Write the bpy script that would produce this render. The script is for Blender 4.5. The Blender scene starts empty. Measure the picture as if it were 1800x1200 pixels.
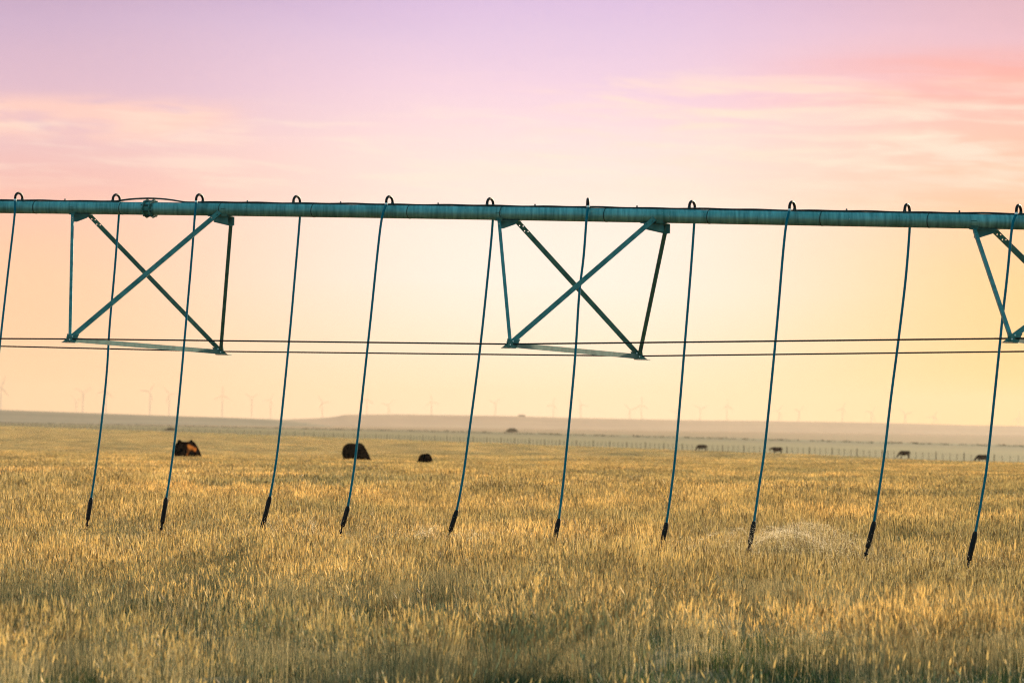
import bpy, math, random
from mathutils import Vector, Matrix
random.seed(7)
S = bpy.context.scene
COL = S.collection
R = math.radians

# ------------------------------------------------------------------ camera model
F_PX = 5262.0; CAMZ = 2.0; RHO = 23.0/1800.0; PITCH = math.atan(138.0/F_PX)
fw = Vector((0, math.cos(PITCH), math.sin(PITCH)))
up0 = Vector((0, -math.sin(PITCH), math.cos(PITCH)))
xr = Vector((1, 0, 0))
CR = (xr*math.cos(RHO) + up0*math.sin(RHO)).normalized()
CU = (-xr*math.sin(RHO) + up0*math.cos(RHO)).normalized()
CAM = Vector((0, 0, CAMZ))
cd = bpy.data.cameras.new('camera'); cam = bpy.data.objects.new('camera', cd); COL.objects.link(cam)
m = Matrix.Identity(4)
for i in range(3):
    m[i][0] = CR[i]; m[i][1] = CU[i]; m[i][2] = -fw[i]; m[i][3] = CAM[i]
cam.matrix_world = m
cd.sensor_width = 36; cd.lens = F_PX/1800*36; cd.clip_start = .1; cd.clip_end = 60000
cd.dof.use_dof = True; cd.dof.focus_distance = 37.6; cd.dof.aperture_fstop = 3.0
S.camera = cam

def P(px, py, Y):
    """world point on the sight line of a photo pixel at depth Y metres"""
    d = fw + CR*((px-900)/F_PX) + CU*((600-py)/F_PX)
    return CAM + d*(Y/d.y)

# ------------------------------------------------------------------ helpers
class MB:
    def __init__(s): s.v = []; s.f = []; s.m = []; s.cur = 0
    def add(s, vs, fs):
        b = len(s.v); s.v.extend([tuple(v) for v in vs])
        for f in fs: s.f.append(tuple(b+i for i in f)); s.m.append(s.cur)
    def mesh(s, name, mats, smooth=False):
        me = bpy.data.meshes.new(name); me.from_pydata(s.v, [], s.f)
        for mt in (mats if isinstance(mats, (list, tuple)) else [mats]): me.materials.append(mt)
        me.polygons.foreach_set('material_index', s.m)
        if smooth: me.polygons.foreach_set('use_smooth', [True]*len(s.f))
        me.update(); return me
    def build(s, name, mats, parent=None, smooth=False, auto=None):
        o = bpy.data.objects.new(name, s.mesh(name, mats, smooth)); COL.objects.link(o)
        if auto is not None: o.data.set_sharp_from_angle(angle=R(auto))
        if parent is not None: o.parent = parent
        return o
    def box(s, c, sx, sy, sz, ax=None):
        c = Vector(c); ax = ax or (Vector((1,0,0)), Vector((0,1,0)), Vector((0,0,1)))
        vs = [c+ax[0]*(i*sx/2)+ax[1]*(j*sy/2)+ax[2]*(k*sz/2) for k in (-1,1) for j in (-1,1) for i in (-1,1)]
        s.add(vs, [(0,2,3,1),(4,5,7,6),(0,1,5,4),(2,6,7,3),(0,4,6,2),(1,3,7,5)])
    def tube(s, pts, rad, n=10, cap=True, flat=None):
        pts = [Vector(p) for p in pts]; N = len(pts)
        rad = [rad]*N if isinstance(rad, (int, float)) else rad
        T = []
        for i in range(N):
            a = pts[max(0,i-1)]; b = pts[min(N-1,i+1)]; T.append((b-a).normalized())
        ref = Vector((0,0,1)) if abs(T[0].z) < .9 else Vector((0,1,0))
        u = (ref - T[0]*ref.dot(T[0])).normalized(); vs = []
        for i in range(N):
            u = (u - T[i]*u.dot(T[i])).normalized(); w = T[i].cross(u)
            for k in range(n):
                a = 2*math.pi*k/n; vs.append(pts[i]+(u*math.cos(a)+w*math.sin(a))*rad[i])
        fs = [(i*n+k, i*n+(k+1)%n, (i+1)*n+(k+1)%n, (i+1)*n+k) for i in range(N-1) for k in range(n)]
        if cap: fs += [tuple(reversed(range(n))), tuple(range((N-1)*n, N*n))]
        s.add(vs, fs)
    def prism(s, poly, nrm, th):
        """flat polygon plate of thickness th"""
        nrm = nrm.normalized()*(th/2); n = len(poly)
        vs = [Vector(p)+nrm for p in poly]+[Vector(p)-nrm for p in poly]
        s.add(vs, [tuple(range(n)), tuple(reversed(range(n, 2*n)))]+[(i, i+n, (i+1)%n+n, (i+1)%n) for i in range(n)])
    def strip(s, a, b, side, nrm, w0, w1, th, holes=(), hr=.009):
        """a long plate from a to b, spanning w0..w1 along side, with round holes [(dist, across)] right through it"""
        a = Vector(a); d = Vector(b)-a; L = d.length; d.normalize(); hn = nrm*(th/2)
        cuts = [0.0]; hs = sorted(holes)
        for (ps, pt) in hs: cuts += [ps-hr*1.5, ps+hr*1.5]
        cuts.append(L)
        def q(x, t, z): return a+d*x+side*t+hn*z
        for i in range(len(cuts)-1):
            x0, x1 = cuts[i], cuts[i+1]
            if x1-x0 < 1e-5: continue
            out = [(x0,w0),(x1,w0),(x1,w1),(x0,w1)]
            if i % 2 == 0:
                vs = [q(x,t,1) for x,t in out]+[q(x,t,-1) for x,t in out]
                s.add(vs, [(0,1,2,3),(7,6,5,4),(0,4,5,1),(2,6,7,3)]+([(0,3,7,4)] if i==0 else [])+([(1,5,6,2)] if i==len(cuts)-2 else []))
            else:
                ps, pt = hs[i//2]
                ring = [(ps+hr*math.cos(R(-135+45*k)), pt+hr*math.sin(R(-135+45*k))) for k in range(8)]
                ou = []
                mids = [((out[k][0]+out[(k+1)%4][0])/2, (out[k][1]+out[(k+1)%4][1])/2) for k in range(4)]
                for k in range(4): ou += [out[k], mids[k]]
                vs = [q(x,t,z) for z in (1,-1) for x,t in ou]+[q(x,t,z) for z in (1,-1) for x,t in ring]
                fs = []
                for k in range(8):
                    k2 = (k+1)%8
                    fs += [(k,k2,16+k2,16+k),(8+k2,8+k,24+k,24+k2),(16+k,16+k2,24+k2,24+k)]
                fs += [(0,8,9,1),(1,9,10,2),(4,12,13,5),(5,13,14,6)]
                s.add(vs, fs)

def tag(o, label=None, cat=None, group=None, kind=None):
    if label: o['label'] = label
    if cat: o['category'] = cat
    if group: o['group'] = group
    if kind: o['kind'] = kind
    return o
def empty(name, loc, rz=0):
    o = bpy.data.objects.new(name, None); COL.objects.link(o); o.location = loc; o.rotation_euler = (0,0,rz)
    o.empty_display_size = .3
    return o
def local(root, p):
    return Vector(p)-Vector(root.location)
def smooth_pts(pts, n=8):
    pts = [Vector(p) for p in pts]; out = []
    for i in range(len(pts)-1):
        p0 = pts[max(i-1,0)]; p1 = pts[i]; p2 = pts[i+1]; p3 = pts[min(i+2,len(pts)-1)]
        for k in range(n):
            t = k/n
            out.append(.5*((2*p1)+(p2-p0)*t+(2*p0-5*p1+4*p2-p3)*t*t+(3*p1-p0-3*p2+p3)*t*t*t))
    out.append(pts[-1]); return out
def interp(tab, x):
    if x <= tab[0][0]: return tab[0][1]
    for (a, b), (c, d) in zip(tab, tab[1:]):
        if x <= c: return b+(d-b)*(x-a)/(c-a)
    return tab[-1][1]

# ------------------------------------------------------------------ materials
def mat(name, col, rough=.6, metal=0.0, var=0, scale=5, col2=None, bump=0, spec=.5, stretch=(1,1,1), detail=4, ramp=(.35,.65)):
    m = bpy.data.materials.new(name); m.use_nodes = True; nt = m.node_tree; n = nt.nodes; L = nt.links
    b = n['Principled BSDF']; b.inputs['Roughness'].default_value = rough; b.inputs['Metallic'].default_value = metal
    b.inputs['Specular IOR Level'].default_value = spec
    b.inputs['Base Color'].default_value = (*col, 1)
    if col2:
        tc = n.new('ShaderNodeTexCoord'); mp = n.new('ShaderNodeMapping'); mp.inputs['Scale'].default_value = stretch
        nz = n.new('ShaderNodeTexNoise'); nz.inputs['Scale'].default_value = scale; nz.inputs['Detail'].default_value = detail
        rp = n.new('ShaderNodeValToRGB'); rp.color_ramp.elements[0].color = (*col,1); rp.color_ramp.elements[1].color = (*col2,1)
        rp.color_ramp.elements[0].position = ramp[0]; rp.color_ramp.elements[1].position = ramp[1]
        L.new(tc.outputs['Object'], mp.inputs[0]); L.new(mp.outputs[0], nz.inputs['Vector'])
        L.new(nz.outputs['Fac'], rp.inputs[0]); L.new(rp.outputs[0], b.inputs['Base Color'])
        if bump:
            bp = n.new('ShaderNodeBump'); bp.inputs['Strength'].default_value = bump; bp.inputs['Distance'].default_value = .01
            L.new(nz.outputs['Fac'], bp.inputs['Height']); L.new(bp.outputs[0], b.inputs['Normal'])
    return m

GALV = (.10,.25,.26)
M_strut = mat('galvanised_strut', (.032,.135,.125), .5, .25, col2=(.075,.22,.20), scale=9, detail=6)
M_hose = mat('blue_hose', (.001,.13,.19), .55, 0, col2=(.002,.17,.245), scale=4, spec=.12)
M_black = mat('black_rubber', (.006,.006,.007), .55, spec=.2)
M_cable = mat('black_cable', (.010,.011,.012), .5)
M_rod = mat('truss_rod_steel', (.012,.018,.018), .7, 0, spec=.15)
M_dark = mat('dark_steel', (.02,.05,.05), .5, .4)
M_post = mat('weathered_post', (.035,.028,.018), .9, col2=(.06,.05,.03), scale=12)
M_turb = mat('turbine_white', (.88,.66,.56), .7)
M_tire = mat('cow_black_coat', (.002,.002,.002), .9, col2=(.006,.004,.003), scale=6, spec=0)
M_redcow = mat('cow_red_brown_coat', (.16,.055,.018), .6, col2=(.26,.09,.03), scale=5)
M_blacksun = mat('cow_black_coat_with_painted_sun', (.003,.002,.002), .9, col2=(.50,.15,.03), scale=1.6, ramp=(.5,.6), spec=0)
_n = M_blacksun.node_tree.nodes; _l = M_blacksun.node_tree.links
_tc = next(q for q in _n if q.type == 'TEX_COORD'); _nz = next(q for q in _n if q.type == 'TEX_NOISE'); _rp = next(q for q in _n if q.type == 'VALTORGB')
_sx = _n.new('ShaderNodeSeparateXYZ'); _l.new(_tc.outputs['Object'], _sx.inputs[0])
_m = _n.new('ShaderNodeMath'); _m.operation = 'MULTIPLY_ADD'; _m.inputs[1].default_value = -1.4; _l.new(_sx.outputs[1], _m.inputs[0])  # orange towards the right flank: its sunlit side painted into the coat colour
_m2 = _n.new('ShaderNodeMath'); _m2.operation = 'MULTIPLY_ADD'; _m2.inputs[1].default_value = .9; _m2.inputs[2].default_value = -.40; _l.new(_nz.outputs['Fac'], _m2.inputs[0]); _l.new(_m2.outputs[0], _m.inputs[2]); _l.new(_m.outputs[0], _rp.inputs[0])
M_bush = mat('scrub', (.030,.040,.018), .9, col2=(.07,.07,.03), scale=.8)
M_barn = mat('barn_wall', (.30,.19,.14), .8)

def mat_pipe():
    m = bpy.data.materials.new('galvanised_pipe'); m.use_nodes = True; nt = m.node_tree; n = nt.nodes; L = nt.links
    b = n['Principled BSDF']
    tc = n.new('ShaderNodeTexCoord')
    def noise(sc, st, det=6):
        mp = n.new('ShaderNodeMapping'); mp.inputs['Scale'].default_value = st
        mp.inputs['Rotation'].default_value = (0,0,R(28.7))
        nz = n.new('ShaderNodeTexNoise'); nz.inputs['Scale'].default_value = sc; nz.inputs['Detail'].default_value = det
        L.new(tc.outputs['Object'], mp.inputs[0]); L.new(mp.outputs[0], nz.inputs['Vector']); return nz
    streak = noise(14, (2.2,.25,.25)); blot = noise(2.4, (.5,1,1)); spk = noise(55, (1,1,1), 2)
    rp = n.new('ShaderNodeValToRGB'); e = rp.color_ramp.elements
    e[0].position = .32; e[0].color = (.075,.21,.21,1); e[1].position = .68; e[1].color = (.20,.43,.42,1)
    L.new(streak.outputs['Fac'], rp.inputs[0])
    r2 = n.new('ShaderNodeValToRGB'); e = r2.color_ramp.elements
    e[0].position = .35; e[0].color = (.72,.76,.72,1); e[1].position = .65; e[1].color = (1.15,1.1,1.1,1)
    L.new(blot.outputs['Fac'], r2.inputs[0])
    mx = n.new('ShaderNodeMixRGB'); mx.blend_type = 'MULTIPLY'; mx.inputs[0].default_value = 1
    L.new(rp.outputs[0], mx.inputs[1]); L.new(r2.outputs[0], mx.inputs[2])
    r3 = n.new('ShaderNodeValToRGB'); e = r3.color_ramp.elements
    e[0].position = .70; e[0].color = (0,0,0,1); e[1].position = .76; e[1].color = (1,1,1,1)
    L.new(spk.outputs['Fac'], r3.inputs[0])
    m2 = n.new('ShaderNodeMixRGB'); L.new(r3.outputs[0], m2.inputs[0]); L.new(mx.outputs[0], m2.inputs[1]); m2.inputs[2].default_value = (.42,.5,.46,1)
    L.new(m2.outputs[0], b.inputs['Base Color'])
    b.inputs['Metallic'].default_value = .5
    rr = n.new('ShaderNodeMapRange'); rr.inputs[3].default_value = .32; rr.inputs[4].default_value = .5
    L.new(streak.outputs['Fac'], rr.inputs[0]); L.new(rr.outputs[0], b.inputs['Roughness'])
    return m
M_pipe = mat_pipe()

def mat_grass(name, c1, c2, trans=.45, patch=None, rough=.6):
    m = bpy.data.materials.new(name); m.use_nodes = True; nt = m.node_tree; n = nt.nodes; L = nt.links
    n.remove(n['Principled BSDF']); out = n['Material Output']
    oi = n.new('ShaderNodeObjectInfo'); geo = n.new('ShaderNodeNewGeometry')
    at = n.new('ShaderNodeAttribute'); at.attribute_name = 'tone'
    ad = n.new('ShaderNodeMath'); ad.operation = 'MULTIPLY_ADD'; ad.inputs[1].default_value = .35
    L.new(oi.outputs['Random'], ad.inputs[0])
    m3 = n.new('ShaderNodeMath'); m3.operation = 'MULTIPLY'; m3.inputs[1].default_value = .65
    L.new(at.outputs['Fac'], m3.inputs[0]); L.new(m3.outputs[0], ad.inputs[2])
    rp = n.new('ShaderNodeValToRGB'); rp.color_ramp.elements[0].color = (*c1,1); rp.color_ramp.elements[1].color = (*c2,1); rp.color_ramp.elements[0].position = .18; rp.color_ramp.elements[1].position = .8
    L.new(ad.outputs[0], rp.inputs[0])
    nz = n.new('ShaderNodeTexNoise'); nz.inputs['Scale'].default_value = .12; nz.inputs['Detail'].default_value = 3
    L.new(geo.outputs['Position'], nz.inputs['Vector'])
    r2 = n.new('ShaderNodeValToRGB'); r2.color_ramp.elements[0].position = .35; r2.color_ramp.elements[1].position = .65
    r2.color_ramp.elements[0].color = (.76,.80,.80,1); r2.color_ramp.elements[1].color = (1.15,1.12,1.05,1)
    L.new(nz.outputs['Fac'], r2.inputs[0])
    mx = n.new('ShaderNodeMixRGB'); mx.blend_type = 'MULTIPLY'; mx.inputs[0].default_value = 1
    L.new(rp.outputs[0], mx.inputs[1]); L.new(r2.outputs[0], mx.inputs[2])
    pb = n.new('ShaderNodeBsdfPrincipled'); pb.inputs['Roughness'].default_value = rough; pb.inputs['Specular IOR Level'].default_value = .35
    tr = n.new('ShaderNodeBsdfTranslucent'); ms = n.new('ShaderNodeMixShader'); ms.inputs[0].default_value = trans
    L.new(mx.outputs[0], pb.inputs['Base Color']); L.new(mx.outputs[0], tr.inputs['Color'])
    L.new(pb.outputs[0], ms.inputs[1]); L.new(tr.outputs[0], ms.inputs[2]); L.new(ms.outputs[0], out.inputs['Surface'])
    return m
M_straw = mat_grass('dry_grass_stem', (.20,.165,.085), (.68,.52,.27))
M_head = mat_grass('dry_seed_head', (.33,.24,.12), (1.0,.81,.46), .58)
M_blade = mat_grass('green_blade', (.013,.032,.016), (.080,.120,.032), .32)

# ------------------------------------------------------------------ ground heights
GZ = [(0,0),(60,0),(100,-.32),(160,-.95),(300,-2.3),(420,-3.7),(500,-4.25),(560,-3.95),(620,-4.0),(720,-3.9),(1378,-3.75),(2500,-5.5),(4000,-10),(16000,-14)]
FA = Vector((84,489)); FN = Vector((.941,.339)); FD = Vector((-.339,.941))
def gz(x, y):
    z = interp(GZ, y)
    if y < 80:
        k = min(1, max(0, (y-8)/6))
        z += k*(.07*math.sin(x*.55+y*.21+1)+.06*math.sin(y*.47+x*.12)+.03*math.sin(x*1.7-y*.8))*min(1, (80-y)/20)
        # a shallow swale in front of the pipe
        sw = math.exp(-((y-27.3-.15*x)/1.9)**2)
        side = min(1, max(0, (abs(x-.9)-.3)/1.5))
        z -= .2*sw*side
    elif y < 1400:
        z += .12*math.sin(x*.06+y*.021)*min(1,(y-80)/60)*(1 if y < 420 else .5)
    return z
def fence_d(x, y): return (Vector((x,y))-FA).dot(FN)

def make_ground():
    ys = [-300,-100,-30,-5,0,4,7]
    y = 8.0
    while y < 16000:
        ys.append(y); y += max(.4, y*.014) if y < 80 else y*.025
    ys.append(16000)
    us = [-1.2,-.8,-.55,-.4]+[-.3+.6*i/90 for i in range(91)]+[.4,.55,.8,1.2]
    mb = MB(); nu = len(us)
    for y in ys:
        hw = max(y, 0)+14
        for u in us:
            x = u*hw if y < 8 else u*(y+6)
            if y < 8: x = u*(14+ (abs(y)*2 if y<0 else 0))
            mb.v.append((x, y, gz(x, y)))
    for j in range(len(ys)-1):
        for i in range(nu-1):
            mb.f.append((j*nu+i, j*nu+i+1, (j+1)*nu+i+1, (j+1)*nu+i)); mb.m.append(0)
    m = bpy.data.materials.new('field_and_plain'); m.use_nodes = True; nt = m.node_tree; n = nt.nodes; L = nt.links
    b = n['Principled BSDF']; b.inputs['Roughness'].default_value = .95; b.inputs['Specular IOR Level'].default_value = .1
    geo = n.new('ShaderNodeNewGeometry'); sep = n.new('ShaderNodeSeparateXYZ'); L.new(geo.outputs['Position'], sep.inputs[0])
    def math_(op, a, b_=None, c=None):
        k = n.new('ShaderNodeMath'); k.operation = op
        for i, v in enumerate((a, b_, c)):
            if v is None: continue
            if isinstance(v, (int, float)): k.inputs[i].default_value = v
            else: L.new(v, k.inputs[i])
        return k.outputs[0]
    nz = n.new('ShaderNodeTexNoise'); nz.inputs['Scale'].default_value = .02; nz.inputs['Detail'].default_value = 6
    L.new(geo.outputs['Position'], nz.inputs['Vector'])
    d = math_('ADD', math_('MULTIPLY', math_('SUBTRACT', sep.outputs[0], FA.x), FN.x), math_('MULTIPLY', math_('SUBTRACT', sep.outputs[1], FA.y), FN.y))
    dn = math_('ADD', d, math_('MULTIPLY', math_('SUBTRACT', nz.outputs['Fac'], .5), 20))
    fac = math_('DIVIDE', dn, 2000)
    rp = n.new('ShaderNodeValToRGB'); cr = rp.color_ramp
    st = [(0,(.09,.08,.04)),(.004,(.13,.105,.034)),(.05,(.15,.115,.038)),(.085,(.10,.08,.03)),(.093,(.07,.07,.03)),(.105,(.10,.10,.04)),(.118,(.20,.125,.06)),(.4,(.21,.125,.07)),(1,(.22,.13,.08))]
    while len(cr.elements) < len(st): cr.elements.new(.5)
    for e, (p, c) in zip(cr.elements, st): e.position = p; e.color = (*c, 1)
    L.new(fac, rp.inputs[0])
    n2 = n.new('ShaderNodeTexNoise'); n2.inputs['Scale'].default_value = .6; n2.inputs['Detail'].default_value = 8
    L.new(geo.outputs['Position'], n2.inputs['Vector'])
    r2 = n.new('ShaderNodeValToRGB'); r2.color_ramp.elements[0].position = .3; r2.color_ramp.elements[1].position = .7
    r2.color_ramp.elements[0].color = (.7,.75,.7,1); r2.color_ramp.elements[1].color = (1.2,1.15,1.1,1); L.new(n2.outputs['Fac'], r2.inputs[0])
    mx = n.new('ShaderNodeMixRGB'); mx.blend_type = 'MULTIPLY'; mx.inputs[0].default_value = 1
    L.new(rp.outputs[0], mx.inputs[1]); L.new(r2.outputs[0], mx.inputs[2]); L.new(mx.outputs[0], b.inputs['Base Color'])
    o = mb.build('ground', m, smooth=True); tag(o, kind='structure')
make_ground()

# ------------------------------------------------------------------ hills
def ridge(name, tab, D0, D1, D2, px0, px1, matl, rough, seed, steps=26):
    rr = random.Random(seed); mb = MB(); cols = []
    px = px0
    ph = [rr.uniform(0, 6.3) for _ in range(8)]
    nrow = 0
    while px <= px1:
        zt = P(px, interp(tab, px), D1).z
        ray = P(px, 738, 1).x
        zb = gz(ray*D0, D0)-3
        row = []
        for k in range(steps+1):
            t = k/steps; D = D0+(D1-D0)*t
            g = sum(math.sin(px*.02*(i+1)*1.3+ph[i]+t*3)*1/(i+1) for i in range(4))
            prof = t**1.5*(1-.25*math.sin(math.pi*t)) if t < .82 else None
            p82 = .82**1.5*(1-.25*math.sin(math.pi*.82))
            if prof is None: prof = p82+(1-p82)*((t-.82)/.18)**.6
            z = zb+(zt-zb)*prof + (rough*g*math.sin(math.pi*t) if zt > zb else 0)
            row.append(Vector((ray*D, D, z)))
        row.append(Vector((ray*D2, D2, zt+.5)))
        row.append(Vector((ray*(D2+400), D2+400, zb-5)))
        nrow = len(row); cols.append(row); px += 12
    for r in cols: mb.v.extend([tuple(v) for v in r])
    for i in range(len(cols)-1):
        for k in range(nrow-1):
            mb.f.append((i*nrow+k, (i+1)*nrow+k, (i+1)*nrow+k+1, i*nrow+k+1)); mb.m.append(0)
    o = mb.build(name, matl, smooth=True); tag(o, kind='structure'); return o
M_mesa = mat('mesa_slope', (.17,.11,.075), .95, col2=(.23,.155,.10), scale=.004, stretch=(1,3,8), spec=.1)
M_lhill = mat('sage_hill', (.095,.088,.058), .95, col2=(.15,.125,.08), scale=.006, stretch=(1,2,8), spec=.1)
ridge('mesa', [(-400,745),(440,743),(500,739),(560,735.5),(590,732),(606,728.5),(700,728),(900,731),(1000,734),(1200,738),(1350,739.5),(1500,742),(1620,744.5),(1700,747),(1800,748.5),(2200,753)],
      4100, 5200, 7600, -380, 2200, M_mesa, .6, 3)
ridge('hill', [(-400,713),(0,720),(100,723.5),(300,731.5),(400,735),(480,738.5),(520,743),(570,750),(620,760)],
      2300, 2900, 3600, -380, 610, M_lhill, .3, 5)

# ------------------------------------------------------------------ irrigation pipe
TH = math.atan(.547); Y0 = 37.7
U = Vector((math.cos(TH), -math.sin(TH), 0)); W = Vector((math.sin(TH), math.cos(TH), 0))
def pipe_s(px):
    t = P(px, 380, 1).x
    return t*Y0/(math.cos(TH)+t*math.sin(TH))
CY = [(-600,358.5),(0,363.8),(450,368.8),(890,375),(1300,382),(1800,390.6),(2400,402)]
def pipe_pt(s):
    X = s*U.x; Y = Y0+s*U.y
    t = X/Y; px = 900+t*F_PX
    return P(px, interp(CY, px), Y)
def pp(px): return pipe_pt(pipe_s(px))
S_MIN, S_MAX = -13.5, 13.5
PR = .0865
boom = empty('irrigation_pipe', Vector((pp(900).x, pp(900).y, pp(900).z)))
tag(boom, 'long grey green galvanised irrigation pipe braced by crossed struts, spanning high over the golden field', 'irrigation pipe')
ss = [S_MIN+(S_MAX-S_MIN)*i/110 for i in range(111)]
# smooth the centre line
cl = [pipe_pt(s) for s in ss]
for _ in range(30):
    cl = [cl[0]]+[Vector((cl[i].x, cl[i].y, (cl[i-1].z+2*cl[i].z+cl[i+1].z)/4)) for i in range(1, len(cl)-1)]+[cl[-1]]
def cpt(s):
    t = (s-S_MIN)/(S_MAX-S_MIN)*110; i = max(0, min(109, int(t))); return cl[i].lerp(cl[i+1], t-i)
def cdir(s): return (cpt(s+.1)-cpt(s-.1)).normalized()
mb = MB(); mb.tube([local(boom, p) for p in cl], PR, 40)
pipe = mb.build('pipe', M_pipe, boom, smooth=True, auto=50)
for px in (68,219,394,556,724,887,1069,1250,1448,1636):
    s = pipe_s(px); d = cdir(s); c = cpt(s); mb = MB()
    mb.tube([local(boom, c-d*.006), local(boom, c+d*.006)], PR+.0028, 40)
    mb.build('weld_seam', M_dark, pipe, smooth=True, auto=40)
# flange joint
s = pipe_s(268); d = cdir(s); c = cpt(s); side = Vector((0,0,1)).cross(d).normalized(); upv = d.cross(side)
fl = None
mb = MB()
for off, rr_ in ((-.052, .128), (.052, .128)):
    mb.tube([local(boom, c+d*(off-.009)), local(boom, c+d*(off+.009))], rr_, 8)
mb.tube([local(boom, c-d*.043), local(boom, c+d*.043)], .100, 24)
fl = mb.build('flange_joint', M_strut, boom)
for k in range(8):
    a = R(22.5+45*k); q = c+(side*math.cos(a)+upv*math.sin(a))*.108; mb = MB()
    mb.tube([local(boom, q-d*.085), local(boom, q+d*.085)], .009, 6)
    mb.build('bolt', M_dark, fl)
# cable on top, with the hump over the flange
mb = MB(); pts = []
rr = random.Random(4)
sfl = pipe_s(268); hw = pipe_s(268)-pipe_s(215)
for i in range(260):
    s = S_MIN+.2+(S_MAX-S_MIN-.4)*i/259
    h = PR+.009+.003*math.sin(i*.9)+.002*math.sin(i*.37)
    e = abs(s-sfl)/hw
    if e < 1.1: h += .047*max(0, 1-(e/1.1)**1.5)
    pts.append(local(boom, cpt(s)+Vector((0,0,h))-W*.012))
mb.tube(pts, .0105, 8); mb.tube([p+W*.02-Vector((0,0,.004)) for p in pts], .008, 6)
mb.build('power_cable', M_cable, boom, smooth=True)
for px in (118,438,602,773,943,1122,1490,1688):
    s = pipe_s(px); c = cpt(s)+Vector((0,0,PR)); mb = MB()
    mb.tube([local(boom, c-Vector((0,0,.01))), local(boom, c+Vector((0,0,.018))), local(boom, c+Vector((0,0,.019))), local(boom, c+Vector((0,0,.038)))], [.018,.018,.012,.009], 6)
    mb.build('outlet_plug', M_dark, boom)

# ------------------------------------------------------------------ trusses (braces under the pipe)
def L_strut(mb, a, b, w=.055, fl=.045, th=.006, holes=(), flip=1, nrm=None):
    d = (b-a).normalized()
    n_ = nrm if nrm is not None else Vector((0,-1,0)); n_ = (n_-d*n_.dot(d)).normalized()
    side = d.cross(n_).normalized()*flip
    mb.strip(a, b, side, n_, -w/2, w/2, th, holes)
    mb.strip(a+side*(w/2-th/2)-n_*(fl/2+th/2+.0005), b+side*(w/2-th/2)-n_*(fl/2+th/2+.0005), n_, side, -fl/2, fl/2, th)
def make_truss(label, sc, half_a, Npx, Fpx, full=True):
    root = empty('truss_brace', (0,0,0)); root.parent = boom
    M = cpt(sc); bW = 1.78
    tl = cpt(sc-half_a); tr = cpt(sc+half_a)
    Yn = (M-W*bW).y; Yf = (M+W*bW).y
    Np = P(Npx[0], Npx[1], Yn); Fp = P(Fpx[0], Fpx[1], Yf)
    L_ = lambda v: local(boom, v)
    dn = Vector((0,0,-1))
    # saddles welded below the pipe
    for c, sgn in ((tl, 1), (tr, -1)):
        mb = MB(); d = cdir(sc)
        b0 = c+dn*(PR+.006)
        # flat foot along the pipe
        mb.box(L_(b0+d*(.10*sgn)), .34, .10, .008, (d, W, Vector((0,0,1))))
        for wv in (-1, 1):  # cheeks that hug the pipe
            o_ = b0+W*(.052*wv)
            mb.prism([L_(o_-d*.05), L_(o_+d*.05), L_(o_+d*.035-dn*.10+W*(.034*wv)), L_(o_-d*.035-dn*.10+W*(.034*wv))], W, .007)
        # hanging gusset
        g = .10
        mb.prism([L_(b0+d*(-.02*sgn)), L_(b0+d*(.26*sgn)), L_(b0+d*(.20*sgn)+dn*.045), L_(b0+d*(.03*sgn)+dn*g), L_(b0+d*(-.03*sgn)+dn*g)], W, .007)
        if sgn < 0:
            o_ = b0+W*.058
            mb.prism([L_(o_-d*.27), L_(o_+d*.085), L_(o_+d*.085+dn*.115), L_(o_+d*.03+dn*.125), L_(o_-d*.24+dn*.075)], W, .007)
        mb.build('saddle_plate', M_strut, root)
    W20 = W*.035
    # near-side members: to the bottom corner nearer the camera
    nA = -W
    vn0 = tl-W*.058+dn*(PR-.03); vn1 = Np
    mb = MB(); L_strut(mb, L_(vn0+dn*.03), L_(vn1), .042, .036, holes=((.09,0),(.15,0)), flip=1); mb.build('post_strut', M_strut, root)
    mb = MB(); a = tr-W*.070+cdir(sc)*(-.06)+dn*(PR-.055); 
    L_strut(mb, L_(a), L_(Np+U*.02+Vector((0,0,.02))), .060, .05, holes=((.06,.008),(.14,-.010)), flip=-1); mb.build('diagonal_strut', M_strut, root)
    # far-side members
    mb = MB(); a = tl+W*.05+cdir(sc)*.20+dn*(PR+.005)
    L_strut(mb, L_(a), L_(Fp+Vector((-.02,0,.02))), .062, .05, holes=((.07,.014),(.085+.025,-.014),(.17,.014),(.21,-.014)), flip=1); mb.build('diagonal_strut', M_strut, root)
    mb = MB(); a = tr+W*.048+cdir(sc)*.045+dn*(PR+.012)
    L_strut(mb, L_(a), L_(Fp), .050, .045, holes=((.06,0),(.12,0)), flip=1); mb.build('post_strut', M_strut, root)
    # cross bar between the two corners
    mb = MB(); dd = (Fp-Np).normalized()
    L_strut(mb, L_(Np-dd*.05+dn*.012), L_(Fp+dd*.05+dn*.012), .062, .03, nrm=U, flip=-1); mb.build('cross_bar', M_strut, root)
    # corner plates, boot shaped
    for c, sg in ((Np, 1), (Fp, -1)):
        mb = MB(); nn = Vector((0,-1,0)); x = Vector((sg,0,0)); z = Vector((0,0,1)); o_ = c+Vector((0,-.012,0))
        poly = [o_-x*.10-z*.045, o_+x*.075-z*.045, o_+x*.12+z*.055, o_+x*.03+z*.035, o_-x*.035+z*.065, o_-x*.045+z*.0]
        if sg < 0: poly = list(reversed(poly))
        mb.prism([L_(p) for p in poly], nn, .008)
        mb.prism([L_(p) for p in (o_-x*.11-z*.05, o_+x*.07-z*.05, o_+x*.05-z*.05+W*.10, o_-x*.10-z*.05+W*.10)], z, .008)
        mb.build('corner_plate', M_strut, root)
        for q in (Vector((0,-.022,-.012)), Vector((.035*sg,-.022,.032))):
            mb = MB(); mb.tube([L_(c+q), L_(c+q+Vector((0,-.012,0)))], .010, 6); mb.build('bolt', M_galvb, root)
    return Np, Fp
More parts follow.
